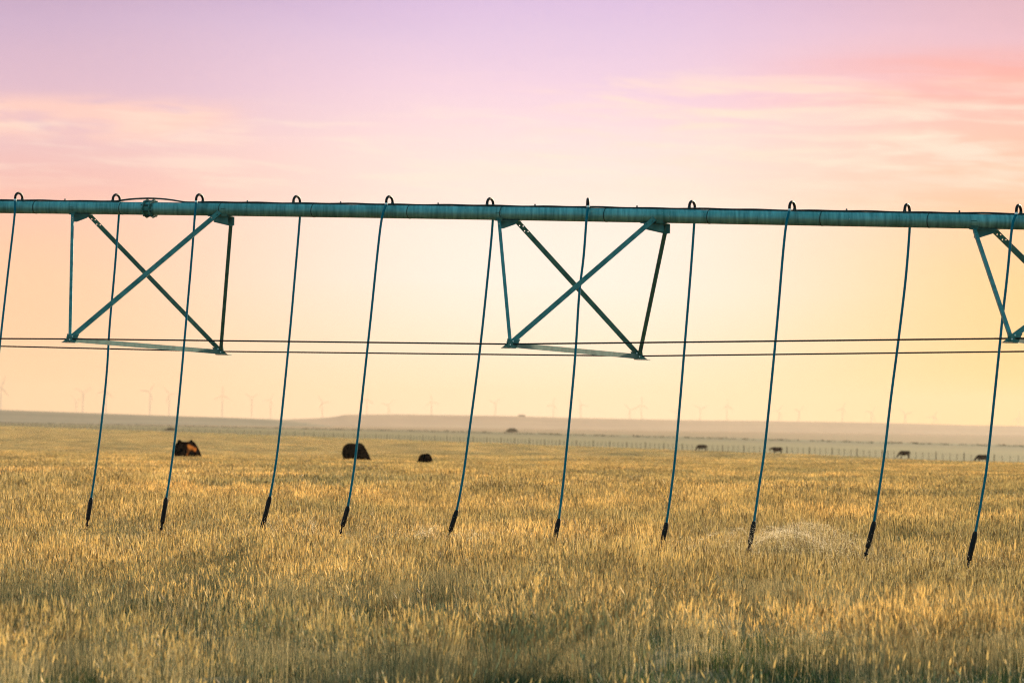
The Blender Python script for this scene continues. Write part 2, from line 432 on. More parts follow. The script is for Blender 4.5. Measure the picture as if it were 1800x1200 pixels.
M_galvb = mat('bright_bolt', (.75,.78,.75), .3, .6)
sA = (pipe_s(136)+pipe_s(402))/2; hA = (pipe_s(402)-pipe_s(136))/2
sB = (pipe_s(884)+pipe_s(1166))/2; hB = (pipe_s(1166)-pipe_s(884))/2
sC = pipe_s(1718)+hB
nA_, fA_ = make_truss('', sA, hA, (123,595), (388,617))
nB_, fB_ = make_truss('', sB, hB, (897,604), (1124,625))
pxC = 900+F_PX*(cpt(sC)+W*1.78).x/(cpt(sC)+W*1.78).y
nC_, fC_ = make_truss('', sC, hB, (1778,594), (pxC,615))
for a, b, c, lo, ro in ((nA_, nB_, nC_, (-500,592), (2300,589)), (fA_, fB_, fC_, (-500,596), (2300,607))):
    l = P(lo[0], lo[1], a.y+(a-b).y*.75); r_ = P(ro[0], ro[1], c.y+(c-b).y*.5)
    mb = MB(); dz = Vector((0,.01,.0))
    mb.tube([local(boom, p+dz+Vector((0,0,-.004))) for p in (l, a, b, c, r_)], .0095, 8); mb.build('truss_rod', M_rod, boom, smooth=True)

# ------------------------------------------------------------------ drop hoses
HOSES = [ # gooseneck px, side (-1 near, 1 far), hose points, weight end, label
 (40,-1,[(25,385),(14,480),(1,595),(-12,720),(-33,880)],(-40,918),'leftmost hanging hose, cut by the left edge of the photo'),
 (200,1,[(209,380),(202,470),(193,570),(188,650),(180,730),(170,810),(160,878)],(154,914),'blue hose hanging behind the pipe just left of the pipe flange'),
 (357,-1,[(342,385),(338,440),(325,590),(311,740),(301,820),(292,878)],(285,920),'blue hose in front of the pipe, passing beside the black cow with the painted sunlit flank'),
 (517,1,[(527,385),(518,490),(509,590),(494,740),(484,820),(474,876)],(460,930),'blue hose behind the pipe, right of the left crossed brace'),
 (690,-1,[(671,385),(663,450),(650,575),(628,775),(620,840),(611,893)],(602,925),'blue hose crossing in front of the large black cow'),
 (857,1,[(866,392),(860,460),(843,620),(822,780),(812,850),(802,900)],(791,934),'blue hose behind the pipe, left of the middle crossed brace'),
 (1032,-1,[(1031,385),(1026,450),(1018,520),(1010,640),(992,830),(982,915)],(973,957),'blue hose hanging through the middle crossed brace'),
 (1212,1,[(1220,398),(1214,480),(1205,590),(1189,780),(1180,860),(1171,922)],(1165,949),'blue hose behind the pipe, right of the middle crossed brace'),
 (1396,-1,[(1382,395),(1376,450),(1364,590),(1345,780),(1335,850),(1325,920)],(1318,956),'blue hose with glittering water spray at its weight'),
 (1590,1,[(1599,402),(1592,490),(1579,600),(1566,700),(1553,810),(1536,920)],(1525,963),'blue hose hanging over the fence beside the walking far cow'),
 (1793,-1,[(1779,400),(1771,480),(1762,560),(1756,620),(1737,800),(1727,868),(1714,938)],(1703,985),'rightmost hose, crossing the brace at the right edge'),
]
weights = []
for gpx, sd, pts, wend, label in HOSES:
    gpx += 3 if sd < 0 else 2
    s = pipe_s(gpx); foot = cpt(s)+Vector((0,0,PR))
    off = .158
    wv = W*sd
    if gpx == 1035: wv = Vector((.03,-1,0)).normalized()
    root = empty('drop_hose', foot); tag(root, label, 'hose', 'drop hoses hanging from the irrigation pipe')
    L_ = lambda v: local(root, v)
    # gooseneck arch
    arch = []; zb = .035; hh = .065
    arch.append(foot+Vector((0,0,-.005)))
    for k in range(13):
        a = math.pi*k/12
        arch.append(foot+wv*(off/2*(1-math.cos(a)))+Vector((0,0,zb+hh*1.05*math.sin(a))))
    end = foot+wv*off+Vector((0,0,.0))
    arch.append(end)
    mb = MB(); mb.tube([L_(p) for p in arch], .0175, 12)
    mb.build('gooseneck', M_black, root, smooth=True, auto=60)
    mb = MB(); mb.tube([L_(foot-Vector((0,0,.006))), L_(foot+Vector((0,0,.018)))], .024, 6); mb.tube([L_(foot+Vector((0,0,.018))), L_(foot+Vector((0,0,.034)))], .021, 12)
    mb.build('outlet_fitting', M_dark, root)
    mb = MB(); mb.tube([L_(end+Vector((0,0,.018))), L_(end-Vector((0,0,.004)))], .0215, 12); mb.build('hose_clamp', M_galvb, root)
    D = end.y
    wp = [end]+[P(x, y, D) for x, y in pts]
    hs = smooth_pts(wp, 8)
    mb = MB(); mb.tube([L_(p) for p in hs], .0155, 12); mb.build('hose', M_hose, root, smooth=True)
    a = wp[-1]; b = P(wend[0], wend[1], D-.02); dd = (b-a); ln = dd.length; dd.normalize()
    mb = MB(); pr_ = [(-.03,.018),(-.02,.024),(0,.028),(.03,.031),(ln*.55,.031),(ln*.9,.029),(ln*.98,.024),(ln,.016)]
    mb.tube([L_(a+dd*t) for t, r_ in pr_], [r_ for t, r_ in pr_], 14); mb.build('weight', M_black, root, smooth=True, auto=50)
    # sprinkler head under the weight
    mb = MB(); e = b
    pr_ = [(-.01,.014),(.05,.014),(.055,.026),(.075,.026),(.08,.010),(.10,.010)]
    mb.tube([L_(e+dd*t) for t, r_ in pr_], [r_ for t, r_ in pr_], 12)
    for k in range(3):
        an = R(120*k); o_ = Vector((math.cos(an), math.sin(an), 0))*.02
        mb.tube([L_(e+dd*.07+o_), L_(e+dd*.125+o_)], .003, 5)
    mb.tube([L_(e+dd*.122), L_(e+dd*.13)], [.028,.024], 14)
    mb.build('nozzle', M_black, root, smooth=True, auto=40)
    weights.append((b, D))

# ------------------------------------------------------------------ water spray
M_water = bpy.data.materials.new('water_drops'); M_water.use_nodes = True
q_ = M_water.node_tree.nodes; l_ = M_water.node_tree.links; b_ = q_['Principled BSDF']
b_.inputs['Base Color'].default_value = (.85,.74,.56,1); b_.inputs['Roughness'].default_value = .2
t_ = q_.new('ShaderNodeBsdfTranslucent'); t_.inputs[0].default_value = (.96,.86,.68,1); x_ = q_.new('ShaderNodeMixShader'); x_.inputs[0].default_value = .75
l_.new(b_.outputs[0], x_.inputs[1]); l_.new(t_.outputs[0], x_.inputs[2]); l_.new(x_.outputs[0], q_['Material Output'].inputs['Surface'])
def spray(c, rx, ry, h, n, label, seed, jets=16, right=0.0, rs=(.0012,.0028)):
    rr = random.Random(seed); mb = MB()
    angs = [rr.gauss(0,.9) if rr.random() < right else rr.uniform(0, 2*math.pi) for _ in range(jets)]; ks = [rr.uniform(.55,1.05) for _ in range(jets)]
    for _ in range(n):
        j = rr.randrange(jets); fine = rr.random() < .38; sp = .02 if fine else .22
        a = angs[j]+rr.gauss(0,sp); t = rr.random()**.7
        k = ks[j]*(1+rr.gauss(0,.02 if fine else .10))
        x = c.x+math.cos(a)*rx*t*k; y = c.y+math.sin(a)*ry*t*k
        z = c.z+4*h*k*t*(1-t*.93)-.10*t+rr.gauss(0,.006 if fine else .05)
        r_ = rr.uniform(*rs)*(1.0 if fine else .8)
        q = Vector((x,y,z))
        mb.add([q+Vector(v)*r_ for v in ((1,0,0),(-1,0,0),(0,1,0),(0,-1,0),(0,0,1.4),(0,0,-1.4))],
               [(0,2,4),(2,1,4),(1,3,4),(3,0,4),(2,0,5),(1,2,5),(3,1,5),(0,3,5)])
    o = mb.build('water_spray', M_water, smooth=True); tag(o, label, 'water spray', kind='stuff'); return o
w9 = weights[8]
rr = random.Random(77); mb = MB()
for _ in range(22000):
    sx_ = rr.gauss(0.9, 3.6) if rr.random() < .6 else rr.gauss(4.6, 1.1); c_ = cpt(max(-12, min(12, sx_))); q = c_+W*rr.gauss(-1.0,1.3); q.z = gz(q.x,q.y)+.38+abs(rr.gauss(0,.17))
    r_ = rr.uniform(.0011,.0026)
    mb.add([q+Vector(v)*r_ for v in ((1,0,0),(-1,0,0),(0,1,0),(0,-1,0),(0,0,1.4),(0,0,-1.4))], [(0,2,4),(2,1,4),(1,3,4),(3,0,4),(2,0,5),(1,2,5),(3,1,5),(0,3,5)])
o = mb.build('water_mist', M_water, smooth=True); tag(o, 'thin glittering mist low over the grass under the pipe', 'water mist', kind='stuff')
spray(w9[0]+Vector((.03,-.02,-.02)), 1.45, 1.0, .29, 9500, 'wide faint glittering arcs of water drops around the hose weight, right of centre', 11, 15, .65)
spray(P(750,945,weights[5][1]), .32, .3, .20, 1500, 'small burst of water drops left of the hose under the middle brace', 12, 9)
spray(P(830,955,weights[5][1]-.2), .42, .3, .17, 1500, 'low burst of water drops just right of the middle hose weight', 13, 9)
spray(P(549,930,weights[4][1]), .20, .2, .16, 380, 'faint puff of water drops between two hose weights at left', 14, 7)
spray(P(475,925,weights[2][1]), .25, .2, .13, 300, 'faint puff of water drops beside the third hose weight from the left', 15, 7)

# ------------------------------------------------------------------ grass
def tuft_mesh(name, size, n_stalk, n_blade, h0, h1, wmul, seed, dry=1.0):
    rr = random.Random(seed); mb = MB(); tone = []
    def ribbon(p, az, lean, laz, h, w, seg, taper, tn, droop=0):
        sx, sy = math.cos(az)*w/2, math.sin(az)*w/2; lx, ly = math.cos(laz), math.sin(laz); vs = []
        for k in range(seg+1):
            t = k/seg; o = lean*h*t**2; z = h*(t-droop*t**3); ww = 1-taper*t
            c = (p[0]+lx*o, p[1]+ly*o, z)
            vs += [(c[0]-sx*ww, c[1]-sy*ww, c[2]), (c[0]+sx*ww, c[1]+sy*ww, c[2])]
        mb.add(vs, [(2*k,2*k+1,2*k+3,2*k+2) for k in range(seg)]); tone.extend([tn]*len(vs))
        t = 1
        return Vector((p[0]+lx*lean*h, p[1]+ly*lean*h, h*(1-droop))), Vector((lx*lean*2, ly*lean*2, 1)).normalized()
    for _ in range(n_stalk):
        p = (rr.uniform(-size/2,size/2), rr.uniform(-size/2,size/2)); h = rr.uniform(h0,h1); tn = rr.random()
        mb.cur = 0
        tip, dr = ribbon(p, rr.uniform(0,6.28), abs(rr.gauss(.0,.13))+.02, rr.gauss(.3,1.5), h, .0034*wmul, 3, .3, tn)
        hl = rr.uniform(.06,.125)*(1 if h1 > .4 else .7); hw = rr.uniform(.005,.009)*wmul
        s1 = Vector((1,0,0)); s1 = (s1-dr*s1.dot(dr)).normalized(); s2 = dr.cross(s1); mb.cur = 1
        a0 = rr.uniform(0,2)
        ring = lambda t, r_: [tip+dr*(hl*(t-.35))+(s1*math.cos(a0+2.094*k)+s2*math.sin(a0+2.094*k))*r_ for k in range(3)]
        vs = [tip-dr*hl*.35]+ring(.22,hw)+ring(.6,hw*.8)+[tip+dr*hl*.65]
        mb.add(vs, [(0,2,1),(0,3,2),(0,1,3),(1,2,5,4),(2,3,6,5),(3,1,4,6),(4,5,7),(5,6,7),(6,4,7)]); tone.extend([tn]*8)
    for _ in range(n_blade):
        p = (rr.uniform(-size/2,size/2), rr.uniform(-size/2,size/2)); tn = rr.random(); g = rr.random() < .45*dry
        mb.cur = 0 if g else 2
        ribbon(p, rr.uniform(0,6.28), rr.uniform(.1,.55), rr.uniform(0,6.28), rr.uniform(.3,.72)*h1, .006*wmul, 4, .92, tn, rr.uniform(0,.35))
    me = mb.mesh(name, [M_straw, M_head, M_blade])
    at = me.attributes.new('tone', 'FLOAT', 'POINT'); at.data.foreach_set('value', tone)
    return me
tcol = bpy.data.collections.new('grass_tufts')   # sources for the scatter, not linked to the scene
def add_src(nm, me):
    o = bpy.data.objects.new(nm, me); tcol.objects.link(o)
k = 0
for i in range(5): add_src('a%02d_tall_tuft' % i, tuft_mesh('tuft', .5, 84, 46, .40, .62, .60, 100+i))            # 0-4
for i in range(3): add_src('b%02d_green_tuft' % i, tuft_mesh('tuft', .5, 5, 170, .28, .42, .9, 200+i, .08))       # 5-7
for i in range(4): add_src('c%02d_mid_tuft' % i, tuft_mesh('tuft', 1.2, 380, 130, .38, .66, .95, 300+i))           # 8-11
for i in range(4): add_src('d%02d_far_tuft' % i, tuft_mesh('tuft', 4.5, 1500, 260, .40, .68, 2.5, 400+i))           # 12-15

pts, rots, scls, idxs = [], [], [], []
rr = random.Random(99)
from mathutils import noise as mnoise
def put(x, y, ix, sxy, sz):
    pts.append((x, y, gz(x, y)-.02)); rots.append(rr.uniform(0,6.283)); scls.append((sxy, sxy, sz)); idxs.append(ix)
def scatter(y0, y1, dens, marg, fn):
    y = y0
    while y < y1:
        dy = max(.5, y*.01); hw = .185*y+marg
        n_ = dens*dy*2*hw; n_ = int(n_)+(1 if rr.random() < n_-int(n_) else 0)
        for _ in range(n_):
            xx = rr.uniform(-hw, hw); yy = y+rr.random()*dy; fn(xx, yy)
        y += dy
PT = math.tan(math.atan(.547))
def near(x, y):
    nz_ = mnoise.noise(Vector((x*.35, y*.35, 0)))+.5*mnoise.noise(Vector((x*1.3, y*1.3, 5)))
    big = mnoise.noise(Vector((x*.22+3, y*.30, 11)))+.4*mnoise.noise(Vector((x*.8, y*.9, 4)))
    sw = math.exp(-((y-27.6-.15*x)/1.8)**2)*min(1, max(0, (abs(x-.9)-.3)/1.5))
    edge = max(0, min(1, (24.2+1.8*nz_+1.5*big-y)/4.5))
    gp = max(0, min(.55, (-big-.02)*2.2))*(1 if y < 34 else .35)
    d = (Y0-PT*x)-y                      # metres in front of the pipe line
    low = .86 if -1 < d < 5 else 1
    r_ = rr.random()
    if r_ < .72*sw+.97*edge+.04+gp: put(x, y, rr.choice((5,6,7)), rr.uniform(.9,1.2), rr.uniform(.7,1.05)*(1-.38*edge)*(1-.2*sw)*low)
    elif rr.random() > .55*sw: put(x, y, rr.randrange(5), rr.uniform(.85,1.15), (rr.uniform(.80,1.14)+.15*nz_)*(1-.15*sw)*low*(1-.2*edge))
scatter(9, 60, 7.2, 4, near)
def mid(x, y):
    nz_ = mnoise.noise(Vector((x*.15, y*.10, 2)))
    put(x, y, 8+rr.randrange(4), rr.uniform(.9,1.2), rr.uniform(.78,1.12)+.12*nz_)
scatter(58, 210, 1.25, 5, mid)
def far(x, y):
    if fence_d(x, y) > -3: return
    k = 1-.6*min(1, max(0, (y-330)/110))
    put(x, y, 12+rr.randrange(4), rr.uniform(.9,1.2), rr.uniform(.8,1.1)*k)
scatter(200, 1750, .085, 12, far)

me = bpy.data.meshes.new('grass'); me.from_pydata(pts, [], [])
a = me.attributes.new('rot', 'FLOAT', 'POINT'); a.data.foreach_set('value', rots)
a = me.attributes.new('scl', 'FLOAT_VECTOR', 'POINT'); a.data.foreach_set('vector', [c for s in scls for c in s])
a = me.attributes.new('idx', 'INT', 'POINT'); a.data.foreach_set('value', idxs)
go = bpy.data.objects.new('grass', me); COL.objects.link(go)
tag(go, 'tall dry golden grass covering the whole field', 'grass', kind='stuff')
for mt in (M_straw, M_head, M_blade): me.materials.append(mt)
ng = bpy.data.node_groups.new('grass_scatter', 'GeometryNodeTree')
ng.interface.new_socket('Geometry', in_out='INPUT', socket_type='NodeSocketGeometry')
ng.interface.new_socket('Geometry', in_out='OUTPUT', socket_type='NodeSocketGeometry')
N = ng.nodes; LK = ng.links
gi = N.new('NodeGroupInput'); gout = N.new('NodeGroupOutput'); iop = N.new('GeometryNodeInstanceOnPoints')
ci = N.new('GeometryNodeCollectionInfo'); ci.inputs['Collection'].default_value = tcol
ci.inputs['Separate Children'].default_value = True; ci.inputs['Reset Children'].default_value = True
def attr(nm, ty):
    q = N.new('GeometryNodeInputNamedAttribute'); q.data_type = ty; q.inputs['Name'].default_value = nm
    return next(o_ for o_ in q.outputs if o_.enabled and o_.name == 'Attribute')
cx = N.new('ShaderNodeCombineXYZ'); e2r = N.new('FunctionNodeEulerToRotation')
LK.new(attr('rot','FLOAT'), cx.inputs['Z']); LK.new(cx.outputs[0], e2r.inputs[0])
m2p = N.new('GeometryNodeMeshToPoints'); LK.new(gi.outputs[0], m2p.inputs[0]); LK.new(m2p.outputs[0], iop.inputs['Points'])
LK.new(ci.outputs[0], iop.inputs['Instance']); iop.inputs['Pick Instance'].default_value = True
LK.new(attr('idx','INT'), iop.inputs['Instance Index']); LK.new(e2r.outputs[0], iop.inputs['Rotation'])
LK.new(attr('scl','FLOAT_VECTOR'), iop.inputs['Scale']); LK.new(iop.outputs[0], gout.inputs[0])
md = go.modifiers.new('scatter', 'NODES'); md.node_group = ng

# ------------------------------------------------------------------ cows
def cow_mesh(pose, seed, bulk=1.0, turn=0.0, bony=False):
    mb = MB()
    def loft(st, n=16):
        # st: (x, y, z, half width, half height, tilt) rings perpendicular to the path in the XZ plane
        vs = []; st = [(x, y-turn*max(0, x-.62), z, w, h) for x, y, z, w, h in st]
        N_ = len(st)
        for i, (x,y,z,w,h) in enumerate(st):
            a = st[max(0,i-1)]; b = st[min(N_-1,i+1)]
            t = Vector((b[0]-a[0], b[1]-a[1], b[2]-a[2])).normalized(); sd = Vector((0,0,1)).cross(t)
            if sd.length < .2: sd = Vector((0,1,0))
            sd.normalize(); up_ = t.cross(sd)
            for k in range(n):
                an = 2*math.pi*k/n; vs.append(Vector((x,y,z))+sd*w*math.cos(an)+up_*h*math.sin(an))
        mb.add(vs, [(i*n+k, i*n+(k+1)%n, (i+1)*n+(k+1)%n, (i+1)*n+k) for i in range(N_-1) for k in range(n)]+[tuple(reversed(range(n))), tuple(range((N_-1)*n, N_*n))])
    B = bulk
    loft([(-.99,0,1.16,.08,.12),(-.95,0,1.12,.21,.24),(-.82,0,1.09,.28*B,.33),(-.6,0,1.07,.30*B,.36),(-.3,0,1.01,.35*B,.41),(0,0,.98,.37*B,.43),(.3,0,1.00,.34*B,.42),(.52,0,1.04,.28*B,.41),(.7,0,1.05,.22*B,.34),(.84,0,1.06,.12,.2)])
    if pose == 'graze':
        loft([(.55,0,1.16,.16,.27),(.80,0,1.00,.14,.24),(1.02,0,.78,.12,.19),(1.16,0,.60,.10,.15)])
        loft([(1.08,0,.72,.07,.07),(1.14,0,.62,.12,.13),(1.22,0,.46,.11,.14),(1.32,0,.28,.075,.10),(1.38,0,.17,.07,.08),(1.40,0,.12,.04,.04)])
        hx, hz = 1.12, .66
    elif pose == 'level':
        loft([(.55,0,1.16,.16,.27),(.85,0,1.16,.13,.22),(1.08,0,1.12,.11,.17)])
        loft([(1.02,0,1.14,.07,.08),(1.10,0,1.14,.12,.14),(1.25,0,1.04,.11,.13),(1.42,0,.92,.075,.10),(1.52,0,.86,.07,.08),(1.56,0,.84,.04,.04)])
        hx, hz = 1.08, 1.2
    else:
        loft([(.55,0,1.16,.16,.27),(.82,0,1.34,.13,.22),(1.0,0,1.46,.11,.17)])
        loft([(.96,0,1.50,.07,.08),(1.04,0,1.50,.12,.14),(1.2,0,1.42,.11,.13),(1.36,0,1.30,.075,.10),(1.46,0,1.24,.07,.08),(1.50,0,1.22,.04,.04)])
        hx, hz = 1.02, 1.58
    for s_ in (-1, 1):
        loft([(hx,.08*s_,hz,.03,.02),(hx-.02,.17*s_,hz+.01,.06,.022),(hx-.03,.25*s_,hz-.01,.05,.018),(hx-.03,.31*s_,hz-.03,.015,.01)], 8)
    if bony:   # tail head, hook bones and withers stand proud of the back
        mb.tube([(-.98,0,1.34),(-.90,0,1.47),(-.74,0,1.46),(-.60,0,1.40)], [.03,.055,.05,.03], 8)
        mb.tube([(.30,0,1.36),(.48,0,1.48),(.66,0,1.40)], [.04,.045,.03], 8)
    rr = random.Random(seed)
    for s_ in (-1, 1):
        st = rr.uniform(-.13,.13)
        mb.tube([(.52,.17*s_,.95),(.54+st*.4,.18*s_,.62),(.55+st,.18*s_,.40),(.54+st,.18*s_,.12),(.58+st,.18*s_,.0)], [.14,.085,.058,.045,.06], 10)
        st = rr.uniform(-.16,.16)
        mb.tube([(-.70,.17*s_,1.0),(-.64+st*.3,.20*s_,.74),(-.84+st*.8,.19*s_,.47),(-.80+st,.19*s_,.14),(-.76+st,.19*s_,.0)], [.22,.14,.065,.048,.06], 10)
    mb.tube([(-.96,0,1.30),(-1.05,.0,1.20),(-1.09,.02,.85),(-1.08,.03,.60),(-1.08,.03,.42)], [.05,.032,.024,.045,.022], 8)
    tmp = bpy.data.objects.new('tmp', mb.mesh('tmp', M_tire)); COL.objects.link(tmp)
    r_ = tmp.modifiers.new('r', 'REMESH'); r_.mode = 'VOXEL'; r_.voxel_size = .026; r_.use_smooth_shade = True
    s_ = tmp.modifiers.new('s', 'SMOOTH'); s_.factor = .6; s_.iterations = 4
    bpy.context.view_layer.update()
    me = bpy.data.meshes.new_from_object(tmp.evaluated_get(bpy.context.evaluated_depsgraph_get()))
    bpy.data.objects.remove(tmp); me.name = 'cow'
    return me
mg = cow_mesh('graze', 1); ml = cow_mesh('level', 2); mg2 = cow_mesh('graze', 5, 1.08, .25, True); mg3 = cow_mesh('graze', 8, 1.12, .35)
def cow(px, D, mesh_, head_deg, label, matl, scale=1.0, name='cow', cat='cow'):
    x = P(px, 750, D).x; me = mesh_.copy(); me.materials.clear(); me.materials.append(matl)
    me.polygons.foreach_set('use_smooth', [True]*len(me.polygons))
    o = bpy.data.objects.new(name, me); COL.objects.link(o)
    o.location = (x, D, gz(x, D)-.01); o.rotation_euler = (0,0,R(head_deg)); o.scale = (scale,)*3
    tag(o, label, cat, 'cattle grazing in and beyond the grass')
cow(329, 150, mg2, 70, 'black cow with rust orange flank painted as sun glow, farthest left, belly deep in grass', M_blacksun, 1.04)
cow(625, 154, mg3, 70, 'large black cow deep in grass behind a blue hose, left of the black calf', M_tire, 1.10)
cow(749, 130, mg, 80, 'small black calf nearly hidden in grass, right of the large black cow', M_tire, .76, 'calf', 'calf')
cow(1234, 618, mg, 178, 'dark brown cow grazing at the field edge, leftmost of the four distant cattle', mat('cow_dark_brown_coat', (.02,.010,.006), .9, spec=0))
cow(1366, 572, ml, 160, 'black cow at the field edge just right of the hose with glittering spray', M_tire)
cow(1590, 540, mg, 182, 'black cow walking by the fence with its legs showing below', M_tire)
cow(1727, 500, mg, 176, 'black cow grazing by the fence, crossed by the rightmost hose', M_tire, 1.03)

# ------------------------------------------------------------------ fence
A3 = lambda t: Vector((FA.x+FD.x*t, FA.y+FD.y*t, 0))
fence = empty('wire_fence', (FA.x, FA.y, gz(FA.x, FA.y)))
tag(fence, 'low wire fence of weathered posts along the far edge of the grass', 'fence')
rr = random.Random(21); t = -34.0; k = 0; rest = MB(); wire = [[], [], [], []]
while t < 1500:
    p = A3(t); z0 = gz(p.x, p.y); p.z = z0
    big = (k % 4 == 1); h = 1.42+rr.uniform(-.06,.06)+(.16 if big else 0); r_ = .085 if big else .042
    lean = Vector((rr.uniform(-.04,.04), 0, h))
    mb = MB() if k < 99 else rest
    b = local(fence, p)
    mb.tube([b-Vector((0,0,.3)), b+lean*.97, b+lean], [r_, r_*.9, r_*.6], 7)
    if k < 99: mb.build('fence_post', M_post, fence)
    if k % 3 == 0 or k < 99:
        for i, hz_ in enumerate((.35,.68,1.0,1.28)): wire[i].append(b+Vector((0,0,hz_)))
    t += 2.55+rr.uniform(-.25,.25); k += 1
o = rest.build('fence_post', M_post, fence); tag(o, kind='stuff')
for w_ in wire:
    mb = MB(); mb.tube(w_, .006, 4); mb.build('wire', M_rod, fence)

# ditch scrub along the pasture's far side, and lone bushes
def blob(mb, c, rx, ry, rz, rr, n=40):
    """leafy low shrub: many small leaf clumps"""
    for _ in range(n):
        a = rr.uniform(0,6.28); e = rr.random()**.5; zz = rr.uniform(0,1)
        r2 = math.sqrt(max(0,1-zz*zz*.8))*e
        q = Vector((c[0]+rx*r2*math.cos(a), c[1]+ry*r2*math.sin(a), c[2]+rz*zz)); s_ = rz*rr.uniform(.15,.42)
        d1 = Vector((rr.uniform(-1,1), rr.uniform(-1,1), rr.uniform(-.4,1))).normalized(); d2 = d1.orthogonal().normalized(); d3 = d1.cross(d2)
        mb.add([q+d2*s_, q+d3*s_, q-d2*s_, q-d3*s_, q+d1*s_], [(0,1,4),(1,2,4),(2,3,4),(3,0,4),(3,2,1,0)])
rr = random.Random(31); mb = MB()
for i in range(1500):
    t = -160+2600*(i/1500)**1.25+rr.uniform(-2,2); d = 190+rr.gauss(0,5)
    q = Vector((FA.x+FD.x*t+FN.x*d, FA.y+FD.y*t+FN.y*d)); sz = rr.uniform(.25,.6)*(1.6 if rr.random() < .03 else 1)
    blob(mb, (q.x, q.y, gz(q.x,q.y)-.1), sz*rr.uniform(2,5), sz*2, sz, rr, 12)
o = mb.build('scrub', M_bush); tag(o, 'dark line of low scrub along the ditch beyond the fence', 'scrub', kind='stuff')
for px, D, w_, h_, lb in ((300,1190,2.4,1.0,'dark low bush at the far left field edge'), (900,1500,3.2,1.5,'small dark bush on the plain near the middle hose'),):
    x = P(px,750,D).x; mb = MB(); blob(mb, (0,0,0), w_, 1.4, h_, rr, 160)
    o = mb.build('bush', M_bush); o.location = (x, D, gz(x,D)); tag(o, lb, 'bush')
# barn on the mesa rim
x = P(917,731,5300).x; zt = P(917,731,5300).z
bn = empty('barn', (x, 5300, zt-.6)); tag(bn, 'tiny low barn on the rim of the far mesa near centre', 'barn')
mb = MB(); mb.box((0,0,.8), 13, 9, 2.0); mb.build('wall', M_barn, bn)
mb = MB(); mb.prism([(-7,-5,1.85),(7,-5,1.85),(4.5,0,3.2),(-4.5,0,3.2)], Vector((0,-.5,1)), .2); mb.prism([(7,5,1.85),(-7,5,1.85),(-4.5,0,3.2),(4.5,0,3.2)], Vector((0,.5,1)), .2)
mb.build('roof', M_barn, bn)

# ------------------------------------------------------------------ wind turbines
def make_turbine(H):
    root = empty('wind_turbine', (0,0,0)); mb = MB()
    mb.tube([(0,0,0),(0,0,H*.5),(0,0,H-1.5)], [2.6,2.2,1.5], 16); mb.build('tower', M_turb, root, smooth=True, auto=40)
    mb = MB(); mb.tube([(0,-3.2,H),(0,-2.4,H),(0,4.5,H),(0,6,H)], [1.2,2.0,2.1,1.5], 10); mb.build('nacelle', M_turb, root)
    rot = empty('rotor', (0,-4.2,H)); rot.parent = root
    mb = MB(); mb.tube([(0,1,0),(0,0,0),(0,-1.4,0),(0,-2,0)], [1.7,1.7,1.2,.2], 12); mb.build('hub', M_turb, rot, smooth=True)
    for k in range(3):
        mb = MB(); vs = []
        for t, c, th in ((.8,1.9,1.7),(5,2.2,1.0),(10,3.5,.7),(25,2.4,.4),(38,1.3,.2),(41,.4,.08)):
            a = R(120*k); ux = Vector((math.sin(a),0,math.cos(a))); sx = Vector((math.cos(a),0,-math.sin(a))); yv = Vector((0,1,0))
            base = ux*t+Vector((0,-.6,0)); vs += [base-sx*c*.35, base-yv*th*.5+sx*c*.05, base+sx*c*.65, base+yv*th*.5+sx*c*.05]
        mb.add(vs, [(4*i+j, 4*i+(j+1)%4, 4*i+4+(j+1)%4, 4*i+4+j) for i in range(5) for j in range(4)]+[(3,2,1,0),(20,21,22,23)])
        mb.build('blade', M_turb, rot)
    return root
T = [ # px, hub row, rotor angle, label
 (2,680,20,'hazy turbine cut by the left edge of the photo'),
 (135,704,70,'small faint turbine close left of a taller one at far left'),
 (146,690,55,'turbine at far left with its blades spread in a Y'),
 (187,686,10,'hazy turbine just beside the second hose from the left'),
 (264,688,35,'tall hazy turbine between the second and third hoses, left of a shorter one'),
 (298,693,80,'shorter turbine close left of the third hose from the left'),
 (391,694,0,'turbine standing alone between the third and fourth hoses, blade straight up'),
 (443,699,60,'hazy turbine midway toward the fourth hose, right of the lone one'),
 (476,703,25,'faint turbine close left of the fourth hose from the left'),
 (567,707,85,'faint turbine above the end of the left hill'),
 (645,701,5,'faint turbine just right of the fifth hose, over the mesa corner'),
 (683,712,45,'very faint small turbine over the left part of the mesa'),
 (759,705,110,'pale turbine midway between the fifth and sixth hoses'),
 (871,708,50,'faint turbine left of the tiny barn on the mesa'),
 (973,711,15,'faint turbine left of the hose that hangs through the middle brace'),
 (1021,712,95,'turbine right of the hose that hangs through the middle brace'),
 (1108,720,75,'low turbine close left of a taller one near the middle brace corner'),
 (1128,711,0,'taller turbine of the pair below the middle brace corner'),
 (1190,724,40,'low turbine hidden by the eighth hose from the left'),
 (1231,719,62,'broad bladed turbine just right of the eighth hose'),
 (1278,713,3,'faint slim turbine right of the broad bladed one'),
 (1370,722,30,'faint turbine close right of the ninth hose'),
 (1404,722,50,'faint turbine midway between ninth and tenth hoses, left of a clearer one'),
 (1481,718,18,'clearer turbine near mid gap with one blade straight up'),
 (1532,724,35,'faint turbine close left of the tenth hose'),
 (1592,728,70,'small low turbine right of the tenth hose from the left'),
 (1642,732,20,'tiny low turbine over the right part of the mesa'),
 (1790,734,0,'small turbine beside the right edge of the photo'),
]
def copy_tree(o, parent=None):
    c = o.copy(); COL.objects.link(c); c.parent = parent
    for ch in [q for q in bpy.data.objects if q.parent is o]: copy_tree(ch, c)
    return c
proto = make_turbine(86)
